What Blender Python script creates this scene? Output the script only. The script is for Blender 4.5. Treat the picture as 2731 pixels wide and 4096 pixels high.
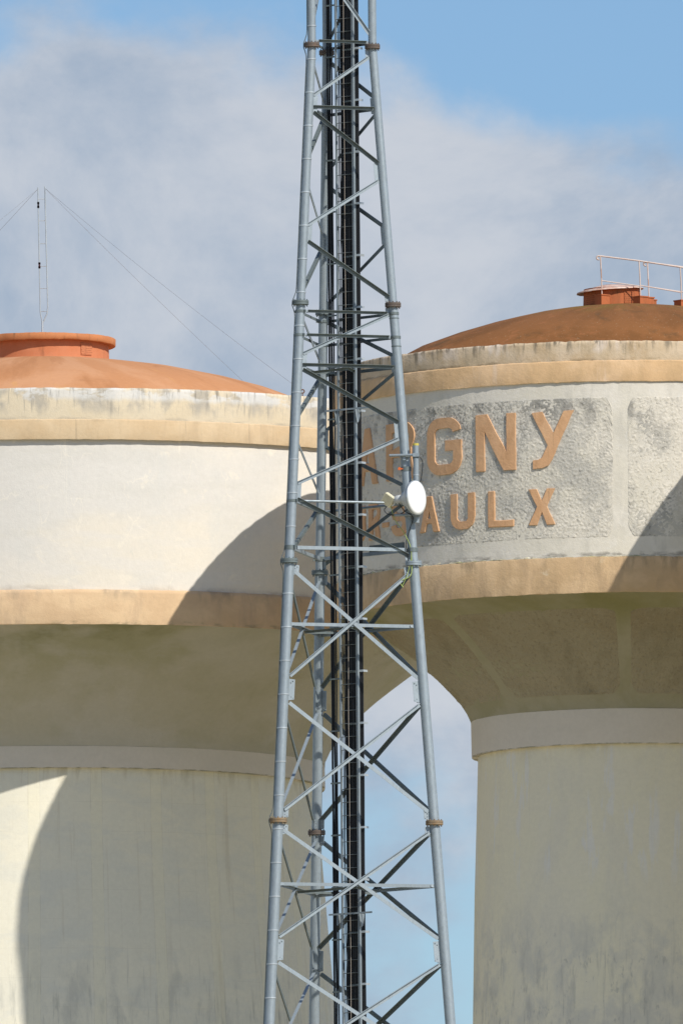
import bpy, bmesh, math, random
import numpy as np
from mathutils import Vector, Matrix
from mathutils.geometry import tessellate_polygon

R = math.radians
scene = bpy.context.scene
col = scene.collection
for o in list(bpy.data.objects):
    bpy.data.objects.remove(o)
random.seed(7)
rng = np.random.default_rng(11)

# ------------------------------------------------------------------ camera
TILT, ROLL = R(5.775), R(0.45)
fw = Vector((0, math.cos(TILT), math.sin(TILT)))
up0 = Vector((0, -math.sin(TILT), math.cos(TILT)))
rt0 = Vector((1, 0, 0))
up = up0 * math.cos(ROLL) + rt0 * math.sin(ROLL)
rt = rt0 * math.cos(ROLL) - up0 * math.sin(ROLL)
camd = bpy.data.cameras.new('camera')
cam = bpy.data.objects.new('camera', camd)
col.objects.link(cam)
cam.matrix_world = Matrix(((rt.x, up.x, -fw.x, 0), (rt.y, up.y, -fw.y, 0), (rt.z, up.z, -fw.z, 1.6), (0, 0, 0, 1)))
camd.sensor_fit = 'VERTICAL'
camd.sensor_height = 36.0
camd.lens = 540.3
camd.clip_start = 1.0
camd.clip_end = 20000
scene.camera = cam

# ------------------------------------------------------------------ sky and sun
SUN_AZ, SUN_EL = R(41.9), R(42.1)          # azimuth measured from "behind the camera" towards the right
world = bpy.data.worlds.new('World')
scene.world = world
world.use_nodes = True
CLOUD_W, CLOUD_W2 = 10.96, 258.93


def build_world():
    nt = world.node_tree
    L = nt.links.new
    bg = nt.nodes['Background']
    bg.inputs['Strength'].default_value = 0.096
    sky = nt.nodes.new('ShaderNodeTexSky')
    sky.sky_type = 'NISHITA'
    sky.sun_disc = False
    sky.sun_elevation = SUN_EL
    sky.sun_rotation = math.pi - SUN_AZ
    sky.dust_density = 0.3
    sky.ozone_density = 7.0
    tc = nt.nodes.new('ShaderNodeTexCoord')

    def noise(scale, detail, rough, w, vec, dist=0.0):
        n = nt.nodes.new('ShaderNodeTexNoise')
        n.noise_dimensions = '4D'
        n.inputs['Scale'].default_value = scale
        n.inputs['Detail'].default_value = detail
        n.inputs['Roughness'].default_value = rough
        n.inputs['Distortion'].default_value = dist
        n.inputs['W'].default_value = w
        L(vec, n.inputs['Vector'])
        return n.outputs['Fac']

    def ramp(v, a, b, c=0.0, d=1.0, smooth=True):
        m = nt.nodes.new('ShaderNodeMapRange')
        m.interpolation_type = 'SMOOTHSTEP' if smooth else 'LINEAR'
        for i, x in zip(('From Min', 'From Max', 'To Min', 'To Max'), (a, b, c, d)):
            m.inputs[i].default_value = x
        L(v, m.inputs['Value'])
        return m.outputs['Result']

    def math_(op, a, b):
        m = nt.nodes.new('ShaderNodeMath')
        m.operation = op
        for i, x in enumerate((a, b)):
            if isinstance(x, (int, float)):
                m.inputs[i].default_value = x
            else:
                L(x, m.inputs[i])
        return m.outputs[0]

    def mix(f, a, b):
        m = nt.nodes.new('ShaderNodeMix')
        m.data_type = 'RGBA'
        for i, x in ((0, f), (6, a), (7, b)):
            if isinstance(x, (int, float)):
                m.inputs[i].default_value = x
            elif isinstance(x, tuple):
                m.inputs[i].default_value = (*x, 1)
            else:
                L(x, m.inputs[i])
        return m.outputs[2]
    mp = nt.nodes.new('ShaderNodeMapping')
    mp.inputs['Scale'].default_value = (1, 1, 1.45)
    L(tc.outputs['Generated'], mp.inputs['Vector'])
    v = mp.outputs['Vector']
    sep = nt.nodes.new('ShaderNodeSeparateXYZ')
    L(tc.outputs['Generated'], sep.inputs[0])
    # broken cloud deck: dense low in the sky, opening up higher
    base = noise(21, 9, 0.55, CLOUD_W, v, 0.25)
    cover = ramp(sep.outputs['Z'], 0.118, 0.135, 0.115, -0.05)
    cover = math_('ADD', cover, ramp(sep.outputs['Z'], 0.082, 0.106, -0.125, 0.0))
    dens = ramp(math_('ADD', base, cover), 0.455, 0.56)
    lit = noise(24, 9, 0.62, CLOUD_W2, v, 0.35)
    shade = ramp(lit, 0.40, 0.62)
    # cloud radiance is multiplied by the background strength
    cl = mix(shade, (3.35, 4.12, 5.25), (5.75, 6.0, 6.5))
    thin = mix(math_('MULTIPLY', dens, 0.93), sky.outputs['Color'], cl)
    L(thin, bg.inputs['Color'])


build_world()
sun_dir = Vector((math.sin(SUN_AZ) * math.cos(SUN_EL), -math.cos(SUN_AZ) * math.cos(SUN_EL), math.sin(SUN_EL)))
sund = bpy.data.lights.new('sun', 'SUN')
sund.energy = 4.05
sund.angle = R(0.53)
sund.color = (1.0, 0.945, 0.855)
sun = bpy.data.objects.new('sun', sund)
col.objects.link(sun)
sun.rotation_euler = (-sun_dir).to_track_quat('-Z', 'Y').to_euler()
sun.location = (60, 260, 120)

scene.view_settings.view_transform = 'Standard'
scene.view_settings.look = 'None'
scene.view_settings.exposure = 0.13
scene.view_settings.gamma = 1.0
scene.view_settings.use_curve_mapping = False


# ------------------------------------------------------------------ object helpers
def link(o, parent=None):
    col.objects.link(o)
    if parent is not None:
        o.parent = parent
    return o


def thing(name, label, cat, loc=(0, 0, 0), group=None, rz=0.0):
    o = bpy.data.objects.new(name, None)
    o.empty_display_size = 0.3
    link(o)
    o.location = loc
    o.rotation_euler = (0, 0, rz)
    o['label'] = label
    o['category'] = cat
    if group:
        o['group'] = group
    return o


def obj(name, verts, faces, mat, parent=None, smooth=False):
    me = bpy.data.meshes.new(name)
    me.from_pydata([tuple(v) for v in verts], [], faces)
    if smooth:
        me.polygons.foreach_set('use_smooth', [True] * len(me.polygons))
    me.update()
    if mat:
        me.materials.append(mat)
    return link(bpy.data.objects.new(name, me), parent)


def inst(name, me, parent, loc=(0, 0, 0), rot=None):
    o = bpy.data.objects.new(name, me)
    link(o, parent)
    o.location = loc
    if rot is not None:
        o.rotation_euler = rot
    return o


class MB:
    """collects boxes, bars and tubes for ONE mesh object"""

    def __init__(s):
        s.v, s.f, s.sm = [], [], []

    def add(s, vs, fs, smooth=False):
        b = len(s.v)
        s.v += [tuple(v) for v in vs]
        s.f += [tuple(i + b for i in f) for f in fs]
        s.sm += [smooth] * len(fs)
        return s

    def prism(s, prof, p0, p1, ax, ay):
        """extrude 2-D profile (list of (a,b) along ax, ay) from p0 to p1"""
        p0, p1 = Vector(p0), Vector(p1)
        n = len(prof)
        vs = [p0 + ax * a + ay * b for a, b in prof] + [p1 + ax * a + ay * b for a, b in prof]
        fs = [(i, (i + 1) % n, n + (i + 1) % n, n + i) for i in range(n)]
        fs += [tuple(range(n - 1, -1, -1)), tuple(range(n, 2 * n))]
        return s.add(vs, fs)

    def box(s, c, sx, sy, sz, rz=0.0):
        ca, sa = math.cos(rz), math.sin(rz)
        vs = []
        for z in (-.5, .5):
            for x, y in ((-.5, -.5), (.5, -.5), (.5, .5), (-.5, .5)):
                X, Y = x * sx, y * sy
                vs.append((c[0] + X * ca - Y * sa, c[1] + X * sa + Y * ca, c[2] + z * sz))
        return s.add(vs, [(3, 2, 1, 0), (4, 5, 6, 7), (0, 1, 5, 4), (1, 2, 6, 5), (2, 3, 7, 6), (3, 0, 4, 7)])

    def tube(s, pts, r, n=10, caps=True):
        pts = [Vector(p) for p in pts]
        rs = r if isinstance(r, (list, tuple)) else [r] * len(pts)
        vs, fs = [], []
        t0 = (pts[1] - pts[0]).normalized()
        a = t0.orthogonal().normalized()
        for i, p in enumerate(pts):
            t = (pts[min(i + 1, len(pts) - 1)] - pts[max(i - 1, 0)]).normalized()
            a = (a - t * a.dot(t)).normalized()
            b = t.cross(a)
            for k in range(n):
                w = 2 * math.pi * k / n
                vs.append(p + (a * math.cos(w) + b * math.sin(w)) * rs[i])
        m = len(pts)
        for i in range(m - 1):
            for k in range(n):
                k2 = (k + 1) % n
                fs.append((i * n + k, i * n + k2, (i + 1) * n + k2, (i + 1) * n + k))
        s.add(vs, fs, True)
        if caps:
            s.add(vs[:n][::-1], [tuple(range(n))])
            s.add(vs[-n:], [tuple(range(n))])
        return s

    def build(s, name, mat, parent=None):
        o = obj(name, s.v, s.f, mat, parent)
        o.data.polygons.foreach_set('use_smooth', s.sm)
        return o


def wob(th, seed, amp=1.0):
    th = np.asarray(th)
    r = np.random.default_rng(seed)
    out = np.zeros_like(th)
    for k in (2, 3, 5, 9, 14, 23, 37, 61, 90, 131):
        out += np.sin(k * th + r.uniform(0, 6.28)) * r.uniform(.4, 1) / (k ** .45)
    return out * amp


def lathe(name, prof, mat, parent, segs=360, sharp=(), wr=0.0, wz=0.0, seed=1, jag=0.0, loc=(0, 0)):
    """revolve (r, z) profile; points whose index is in sharp get a hard edge; wr / wz = hand-made unevenness"""
    th = np.linspace(0, 2 * np.pi, segs, endpoint=False)
    rr = np.random.default_rng(seed + 99)
    vs, rows = [], []
    for i, (r, z) in enumerate(prof):
        dr = wob(th, seed + 3 * i, wr) + rr.normal(0, 1, segs) * jag
        dz = wob(th, seed + 3 * i + 1, wz) + rr.normal(0, 1, segs) * jag
        ring = np.stack([loc[0] + (r + dr * (r > .01)) * np.sin(th), loc[1] - (r + dr * (r > .01)) * np.cos(th), z + dz * (r > .01)], 1)
        k = 2 if (i in sharp and 0 < i < len(prof) - 1) else 1
        idx = []
        for _ in range(k):
            idx.append(len(vs) // 1)
            vs += ring.tolist()
        rows.append((idx[0], idx[-1]))
    fs = []
    for i in range(len(prof) - 1):
        a, b = rows[i][1], rows[i + 1][0]
        for k in range(segs):
            k2 = (k + 1) % segs
            fs.append((a + k, a + k2, b + k2, b + k))
    return obj(name, vs, fs, mat, parent, True)


# ------------------------------------------------------------------ materials
class NB:
    def __init__(s, name):
        s.m = bpy.data.materials.new(name)
        s.m.use_nodes = True
        s.nt = s.m.node_tree
        s.b = s.nt.nodes['Principled BSDF']
        s.tc = s.nt.nodes.new('ShaderNodeTexCoord')
        s.obj = s.tc.outputs['Object']

    def L(s, a, b):
        s.nt.links.new(a, b)

    def setin(s, node, i, x):
        if isinstance(x, (int, float)):
            node.inputs[i].default_value = x
        elif isinstance(x, tuple):
            node.inputs[i].default_value = x if len(x) != 3 or node.inputs[i].type == 'VECTOR' else (*x, 1)
        else:
            s.L(x, node.inputs[i])

    def math(s, op, a, b=0.0, c=0.0):
        n = s.nt.nodes.new('ShaderNodeMath')
        n.operation = op
        for i, x in enumerate((a, b, c)):
            s.setin(n, i, x)
        return n.outputs[0]

    def ramp(s, v, a, b, c=0.0, d=1.0):
        m = s.nt.nodes.new('ShaderNodeMapRange')
        m.interpolation_type = 'SMOOTHSTEP'
        for i, x in zip((1, 2, 3, 4), (a, b, c, d)):
            m.inputs[i].default_value = x
        s.L(v, m.inputs[0])
        return m.outputs[0]

    def mix(s, f, a, b):
        m = s.nt.nodes.new('ShaderNodeMix')
        m.data_type = 'RGBA'
        for i, x in ((0, f), (6, a), (7, b)):
            s.setin(m, i, x)
        return m.outputs[2]

    def scale(s, v, sc, off=(0, 0, 0)):
        m = s.nt.nodes.new('ShaderNodeMapping')
        m.inputs['Scale'].default_value = sc
        m.inputs['Location'].default_value = off
        s.L(v, m.inputs['Vector'])
        return m.outputs[0]

    def noise(s, v, scale=1.0, detail=4, rough=.55, dist=0.0, w=None):
        n = s.nt.nodes.new('ShaderNodeTexNoise')
        n.inputs['Scale'].default_value = scale
        n.inputs['Detail'].default_value = detail
        n.inputs['Roughness'].default_value = rough
        n.inputs['Distortion'].default_value = dist
        s.L(v, n.inputs['Vector'])
        return n.outputs['Fac']

    def cyl(s, rad):
        """object coords round the tower axis -> (arc length, z, 0)"""
        sp = s.nt.nodes.new('ShaderNodeSeparateXYZ')
        s.L(s.obj, sp.inputs[0])
        s.theta = s.math('ARCTAN2', sp.outputs[0], s.math('MULTIPLY', sp.outputs[1], -1.0))
        s.z = sp.outputs[2]
        cb = s.nt.nodes.new('ShaderNodeCombineXYZ')
        s.L(s.math('MULTIPLY', s.theta, rad), cb.inputs[0])
        s.L(s.z, cb.inputs[1])
        return cb.outputs[0]

    def bump(s, h, dist, strength=1.0):
        n = s.nt.nodes.new('ShaderNodeBump')
        n.inputs['Distance'].default_value = dist
        n.inputs['Strength'].default_value = strength
        s.L(h, n.inputs['Height'])
        if s.b.inputs['Normal'].links:
            s.L(s.b.inputs['Normal'].links[0].from_socket, n.inputs['Normal'])
        s.L(n.outputs[0], s.b.inputs['Normal'])

    def done(s, c, rough=.85, metal=0.0, spec=.3):
        s.setin(s.b, 'Base Color', c)
        s.setin(s.b, 'Roughness', rough)
        s.b.inputs['Metallic'].default_value = metal
        s.b.inputs['Specular IOR Level'].default_value = spec
        return s.m


def plaster(name, rad, base, layers=(), bumps=((14, .006),), rough=.88, cracks=None, seams=None, spots=None):
    """painted render / concrete: a base colour plus stains, each with its own stretched-noise shape in (arc, z).
    layer = (colour, sx, sz, lo, hi, amount, (z0, z1) or None)"""
    n = NB(name)
    v = n.cyl(rad)
    c = base
    for i, (lc, sx, sz, lo, hi, amt, zr) in enumerate(layers):
        vec = n.scale(v, (sx, sz, 1), (17.3 * i + 3, 5.1 * i, 2.7 * i))
        m = n.ramp(n.noise(vec, 1.0, 6, .6, .3), lo, hi, 0, amt)
        if zr:
            jw = min(.5, 1.3 * abs(zr[1] - zr[0]))
            m = n.math('MULTIPLY', m, n.ramp(n.math('ADD', n.z, n.math('MULTIPLY_ADD', n.noise(n.scale(v, (4, .5, 1)), 1.0, 5), jw, -jw / 2)), zr[0], zr[1]))
        c = n.mix(m, c, lc)
    if seams:
        (ph, wv, dv, hz, wh, amt, sc) = seams
        deg = n.math('MULTIPLY', n.theta, 180 / math.pi)

        def line(val, per, off, w):
            t = n.math('ABSOLUTE', n.math('SUBTRACT', n.math('FLOORED_MODULO', n.math('ADD', val, off + per / 2), per), per / 2))
            return n.ramp(t, w * .4, w, 1, 0)
        mk = n.math('MAXIMUM', line(deg, ph, 0, wv), line(deg, ph, dv, wv))
        mk = n.math('MAXIMUM', mk, n.math('MULTIPLY', line(n.z, hz, 0.1, wh), .5))
        brk = n.ramp(n.noise(n.scale(v, (1.1, 1.6, 1)), 1.0, 4), .38, .62)
        mk = n.math('MULTIPLY', mk, n.math('MULTIPLY', brk, amt))
        c = n.mix(mk, c, sc)
        # slightly different strips between the paired seams
        strip = n.math('MULTIPLY', n.ramp(n.math('FLOORED_MODULO', n.math('ADD', deg, 0), ph), ph - dv - .1, ph - dv + .1), .25)
        c = n.mix(strip, c, (base[0] * 1.06, base[1] * 1.04, base[2] * .92))
    if cracks:
        cc, sx, sz, w, lo, hi, amt = cracks
        dv_ = n.scale(v, (sx, sz, 1))
        nz = n.nt.nodes.new('ShaderNodeTexNoise')
        nz.inputs['Scale'].default_value = 2.2
        nz.inputs['Detail'].default_value = 4
        n.L(dv_, nz.inputs['Vector'])
        ad = n.nt.nodes.new('ShaderNodeVectorMath')
        ad.operation = 'MULTIPLY_ADD'
        n.L(nz.outputs['Color'], ad.inputs[0])
        ad.inputs[1].default_value = (.45, .45, .45)
        n.L(dv_, ad.inputs[2])
        vo = n.nt.nodes.new('ShaderNodeTexVoronoi')
        vo.feature = 'DISTANCE_TO_EDGE'
        n.L(ad.outputs[0], vo.inputs['Vector'])
        vo.inputs['Scale'].default_value = 1.0
        mk = n.ramp(vo.outputs['Distance'], w * .35, w, 1, 0)
        mk = n.math('MULTIPLY', mk, n.ramp(n.noise(n.scale(v, (.55, .8, 1), (4, 9, 0)), 1.0, 3), lo, hi, 0, amt))
        c = n.mix(mk, c, cc)
    if spots:
        sc_, scl, lo, hi, amt = spots
        c = n.mix(n.ramp(n.noise(n.obj, scl, 3, .7), lo, hi, 0, amt), c, sc_)
    # fine grain
    g = n.noise(n.obj, 9, 6, .7)
    mm = n.nt.nodes.new('ShaderNodeMix')
    mm.data_type = 'RGBA'
    mm.blend_type = 'MULTIPLY'
    mm.inputs[0].default_value = 1.0
    n.setin(mm, 6, c)
    n.L(n.mix(g, (.90, .90, .90), (1.08, 1.08, 1.08)), mm.inputs[7])
    for s_, d_ in bumps:
        n.bump(n.noise(n.obj, s_, 6, .65), d_)
    return n.done(mm.outputs[2], rough, 0, .2)


def metal(name, base, var, rough=.5, met=.35, scale=9, streak=None, stretch=(1, 1, .45), rust=None):
    n = NB(name)
    v = n.scale(n.obj, stretch)
    vo = n.nt.nodes.new('ShaderNodeTexVoronoi')
    vo.inputs['Scale'].default_value = scale * 3
    n.L(v, vo.inputs['Vector'])
    f = n.ramp(n.noise(v, scale, 5, .7), .3, .7)
    c = n.mix(f, base, var)
    hs = n.nt.nodes.new('ShaderNodeSeparateColor')
    n.L(vo.outputs['Color'], hs.inputs[0])
    c = n.mix(n.math('MULTIPLY', hs.outputs[0], .35), c, tuple(min(1, x * 1.25) for x in base))
    if streak:
        c = n.mix(n.ramp(n.noise(n.scale(n.obj, (7, 7, .35)), 1.0, 5), .56, .72, 0, .5), c, streak)
    if rust:
        rc, lo, hi, amt, sc = rust
        c = n.mix(n.ramp(n.noise(n.obj, sc, 5, .65), lo, hi, 0, amt), c, rc)
    oi = n.nt.nodes.new('ShaderNodeObjectInfo')
    c = n.mix(n.math('MULTIPLY', oi.outputs['Random'], .38), c, tuple(x * .55 for x in base))
    n.bump(n.noise(v, scale * 5, 4), .0015)
    return n.done(c, n.mix(f, (rough * .85,) * 3, (rough * 1.15,) * 3), met, .5)


def flat(name, c, rough=.6, met=0.0, spec=.4, var=.12, scale=6):
    n = NB(name)
    cc = n.mix(n.noise(n.obj, scale, 4), tuple(x * (1 - var) for x in c), tuple(min(1, x * (1 + var)) for x in c))
    return n.done(cc, rough, met, spec)


GREY = (.30, .29, .27)
DIRT = (.17, .15, .12)
M = {}
# --- wide tower (left)
M['l_fascia'] = plaster('cream_parapet_paint', 10.4, (.68, .585, .43), [
    ((.66, .55, .38), .5, .5, .45, .62, .6, None),
    ((.42, .385, .325), 1.6, 1.1, .40, .60, .85, (43.12, 43.5)),
    ((.34, .31, .26), 10, .7, .55, .66, .6, (43.1, 43.4)),
    ((.22, .20, .17), 6.5, .8, .53, .72, .75, (43.25, 43.7)),
    ((.68, .68, .66), .9, 2.0, .44, .52, .7, (43.5, 43.66)),
    ((.20, .18, .15), 11, 1.2, .54, .68, .7, (43.5, 43.8)),
    ((.36, .32, .26), 1.2, 7, .40, .6, .6, (43.16, 43.06))], bumps=((12, .008), (40, .004)))
M['l_cornice'] = plaster('tan_cornice_paint', 10.4, (.601, .446, .273), [
    ((.650, .510, .335), .6, .9, .42, .62, .7, None), ((.524, .392, .247), 2.5, .6, .48, .66, .6, None), ((.427, .333, .227), 12, .5, .60, .68, .5, None),
    ((.310, .255, .185), 1.5, 3, .45, .68, .55, (42.98, 43.1))], bumps=((10, .008), (35, .003)))
M['l_wall'] = plaster('cream_tank_paint', 10.3, (.76, .705, .61), [
    ((.66, .64, .595), .22, .30, .40, .60, .85, None),
    ((.73, .70, .655), .35, 1.6, .42, .60, .5, None),
    ((.66, .65, .61), 1.3, .5, .52, .75, .45, None),
    ((.83, .77, .66), 1.7, 1.7, .60, .70, .6, None),
    ((.55, .56, .50), 3, 3, .66, .76, .35, None),
    ((.87, .81, .70), 5.0, .16, .665, .70, .6, None),
    ((.46, .42, .36), 1.1, 3.5, .42, .66, .7, (38.95, 38.7))],
    cracks=((.86, .80, .69), 1.1, .55, .010, .50, .60, .38), bumps=((7, .006), (30, .003)))
M['l_band'] = plaster('tan_lower_band_paint', 10.4, (.62, .44, .27), [
    ((.72, .53, .33), .7, .9, .42, .62, .7, None), ((.50, .36, .24), 2.4, .7, .48, .7, .55, None),
    ((.30, .24, .18), 2.0, 1.0, .46, .68, .65, (38.35, 38.75)), ((.22, .2, .12), 3, 5, .45, .7, .6, (37.99, 37.9))],
    bumps=((9, .009), (32, .004)))
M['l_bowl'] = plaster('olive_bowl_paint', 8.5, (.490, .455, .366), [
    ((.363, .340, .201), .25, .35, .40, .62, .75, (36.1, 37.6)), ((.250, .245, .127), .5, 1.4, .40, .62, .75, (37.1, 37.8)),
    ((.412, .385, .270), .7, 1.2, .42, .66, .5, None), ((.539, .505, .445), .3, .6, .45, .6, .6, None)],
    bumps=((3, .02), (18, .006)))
M['l_collar'] = plaster('pale_collar_paint', 7.2, (.700, .639, .556), [
    ((.660, .608, .525), .5, 1.5, .42, .62, .6, None), ((.220, .206, .125), 3, 6, .40, .6, .8, (34.53, 34.5))], bumps=((6, .005),))
M['l_shaft'] = plaster('cream_shaft_paint', 7.2, (.84, .80, .665), [
    ((.79, .765, .655), .30, .35, .42, .6, .7, None), ((.74, .73, .65), .55, 1.3, .47, .62, .5, None),
    ((.60, .53, .40), 5.5, .22, .57, .74, .4, None), ((.56, .55, .49), 2.0, .8, .47, .68, .6, (30.4, 28.6)),
    ((.38, .38, .34), 6, .7, .54, .72, .5, (29.9, 28.2)), ((.50, .45, .33), 4, .6, .48, .66, .45, (33.9, 34.5)), ((.62, .57, .46), 13, .22, .63, .70, .2, None), ((.44, .43, .39), 14, .6, .60, .70, .35, (30.6, 29.0))],
    seams=(12.857, .11, 2.4, .75, .010, .32, (.50, .46, .37)), bumps=((9, .004), (30, .002)),
    spots=((.42, .39, .33), 22, .70, .76, .5))
M['l_dome'] = plaster('terracotta_roof_paint', 5.0, (.530, .250, .114), [
    ((.600, .315, .167), .8, .8, .45, .62, .7, None), ((.430, .190, .079), 1.3, .7, .48, .64, .7, None),
    ((.600, .310, .106), 3, 1.5, .64, .74, .5, None), ((.360, .160, .070), .7, 3, .58, .74, .45, None)], bumps=((4, .012), (20, .003)), rough=.8)
M['l_cupola'] = plaster('terracotta_cupola_paint', 1.7, (.56, .215, .105), [
    ((.52, .17, .07), 2, 2, .45, .65, .5, None), ((.25, .10, .05), 4, .9, .6, .75, .5, None)], bumps=((8, .004),), rough=.75)
M['l_cap'] = plaster('orange_cap_paint', 1.8, (.521, .206, .083), [
    ((.428, .163, .066), 3, 1, .45, .65, .6, None), ((.158, .096, .055), 9, 1.2, .56, .72, .65, None)], bumps=((9, .006),), rough=.75)
# --- lettered tower (right)
M['r_fascia'] = plaster('weathered_parapet_render', 7.3, (.575, .455, .310), [
    ((.688, .555, .410), .8, 1.4, .42, .62, .7, None), ((.500, .355, .200), 1.0, .8, .46, .64, .6, None),
    ((.750, .655, .570), 2.2, .6, .54, .68, .6, (43.4, 43.6)), ((.213, .178, .130), 5.5, .7, .47, .66, .85, (43.35, 43.7)),
    ((.100, .083, .060), 9, 3, .52, .64, .8, (43.62, 43.78)), ((.250, .178, .100), 1.5, 7, .45, .6, .7, (43.38, 43.29))],
    cracks=((.880, .710, .540), .5, .8, .018, .56, .62, .8), bumps=((11, .012), (38, .005)))
M['r_cornice'] = plaster('tan_cornice_render', 7.3, (.660, .443, .243), [
    ((.737, .517, .316), .7, 1, .42, .62, .7, None), ((.533, .368, .203), 1.8, .8, .48, .68, .55, None),
    ((.762, .598, .452), 2.8, .35, .58, .70, .55, None), ((.305, .218, .136), 2, 2, .48, .68, .5, (43.2, 43.3))],
    bumps=((9, .01), (34, .004)))
M['r_wall'] = plaster('pale_grey_tank_render', 7.2, (.690, .650, .559), [
    ((.767, .725, .650), .7, .9, .42, .62, .65, None), ((.537, .512, .451), 2.4, .8, .48, .7, .55, None),
    ((.767, .750, .722), 2.5, 4, .58, .7, .4, None), ((.256, .238, .205), 2.2, 6, .42, .62, .8, (38.60, 38.5))], bumps=((10, .009), (36, .004)))
M['r_rough'] = plaster('grey_roughcast_render', 7.2, (.657, .619, .529), [
    ((.720, .675, .590), .45, .5, .42, .62, .7, None), ((.491, .473, .426), .9, .9, .43, .60, .85, None),
    ((.286, .276, .251), 2.6, 1.6, .46, .64, .85, (41.3, 42.2)), ((.274, .265, .240), 2.4, 1.2, .52, .70, .6, (40.2, 38.9)),
    ((.194, .186, .164), 9, 9, .56, .70, .6, None)], bumps=((38, .011), (80, .006)))
M['r_band'] = plaster('tan_lower_band_render', 7.3, (.581, .406, .233), [
    ((.711, .512, .310), .7, .9, .42, .62, .7, None), ((.465, .331, .203), 2.2, .7, .47, .66, .6, None),
    ((.284, .212, .131), 3.0, .8, .48, .68, .7, (37.9, 38.4)), ((.672, .600, .452), 1.6, 2.2, .64, .74, .5, None)],
    bumps=((9, .012), (34, .005)))
M['ledge'] = plaster('lichen_ledge_render', 7.3, (.650, .587, .425), [
    ((.375, .362, .163), 3, 3, .42, .6, .8, None), ((.175, .175, .163), 7, 7, .5, .62, .8, None), ((.875, .825, .700), 5, 5, .55, .66, .7, None)],
    bumps=((20, .015),))
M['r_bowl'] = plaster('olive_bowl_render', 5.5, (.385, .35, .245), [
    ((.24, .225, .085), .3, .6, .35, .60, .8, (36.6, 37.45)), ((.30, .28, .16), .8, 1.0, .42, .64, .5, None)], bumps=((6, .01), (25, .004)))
M['r_bowlrough'] = plaster('brown_roughcast_bowl', 5.5, (.385, .335, .235), [
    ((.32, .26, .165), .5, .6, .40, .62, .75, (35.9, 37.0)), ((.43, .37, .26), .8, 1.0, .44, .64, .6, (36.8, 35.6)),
    ((.25, .215, .14), 1.2, 1.0, .5, .7, .5, None), ((.43, .375, .27), 12, 12, .52, .68, .4, None), ((.19, .16, .10), 14, 14, .54, .68, .4, None)], bumps=((18, .03), (45, .012)))
M['r_collar'] = plaster('pinkish_collar_paint', 4.0, (.720, .654, .567), [
    ((.680, .618, .530), .7, 1.2, .42, .62, .5, None), ((.180, .175, .094), 4, 7, .38, .58, .85, (34.16, 34.12))], bumps=((6, .006),))
M['r_shaft'] = plaster('cream_weathered_shaft', 4.0, (.859, .796, .625), [
    ((.880, .816, .610), .6, .5, .42, .62, .6, None), ((.795, .744, .615), .8, .35, .45, .62, .6, None),
    ((.827, .811, .790), 3.2, .45, .55, .63, .55, (30.2, 31.6)), ((.647, .624, .550), 1.5, 1.0, .43, .62, .65, (30.9, 28.8)),
    ((.477, .463, .420), 4.5, .9, .50, .70, .5, (30.2, 28.0)), ((.382, .374, .340), 7, 3, .58, .70, .4, (30.6, 28.5)), ((.678, .603, .420), 2, 1.2, .45, .65, .5, (33.6, 34.2)), ((.551, .510, .420), 14, .3, .63, .70, .18, None), ((.382, .374, .340), 15, .8, .60, .70, .35, (30.0, 28.4))],
    bumps=((8, .005), (28, .002)), spots=((.170, .166, .150), 16, .72, .77, .6))
M['r_dome'] = plaster('mossy_rust_roof', 4.0, (.249, .105, .035), [
    ((.185, .079, .025), .7, .7, .44, .60, .8, None), ((.195, .126, .025), .9, 3, .40, .60, .8, (44.9, 45.35)),
    ((.322, .131, .046), 1.0, 1.6, .48, .66, .6, (44.7, 44.2)), ((.117, .065, .027), 1.6, 2.2, .56, .72, .7, None), ((.351, .140, .054), 3, 5, .56, .68, .5, None)],
    bumps=((5, .012), (24, .005)), rough=.85, spots=((.488, .430, .295), 19, .655, .70, .7))
M['r_cupola'] = plaster('rust_red_cupola_paint', 1.0, (.46, .14, .055), [
    ((.32, .11, .045), 3, 1, .45, .65, .7, None), ((.12, .07, .035), 5, 1.5, .58, .72, .6, None)], bumps=((9, .006),), rough=.8)
M['r_lid'] = plaster('faded_pink_lid_paint', 1.0, (.62, .40, .31), [
    ((.72, .60, .52), 2, 2, .45, .6, .7, None), ((.40, .17, .09), 3, 3, .54, .68, .7, None)], bumps=((9, .003),), rough=.5)
M['letter'] = plaster('ochre_letter_paint', 7.2, (.639, .379, .207), [
    ((.689, .437, .257), .9, .9, .42, .62, .6, None), ((.526, .303, .158), 2.5, 1.5, .5, .68, .6, None), ((.413, .257, .152), 9, .9, .58, .68, .55, None)], bumps=((8, .012), (30, .004)))
M['perforated'] = flat('dark_vent_holes', (.16, .055, .025), .9)
M['rail_paint'] = metal('pale_flaking_rail_paint', (.66, .58, .53), (.60, .42, .34), .6, .0, 4, rust=((.36, .15, .08), .56, .66, .7, 3))
M['rust'] = metal('rust', (.19, .085, .04), (.11, .055, .03), .85, 0, 14)
M['soil'] = plaster('dry_stubble_ground', 1.0, (.42, .36, .24), [((.36, .32, .19), .01, .01, .4, .6, .8, None)], bumps=())
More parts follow.
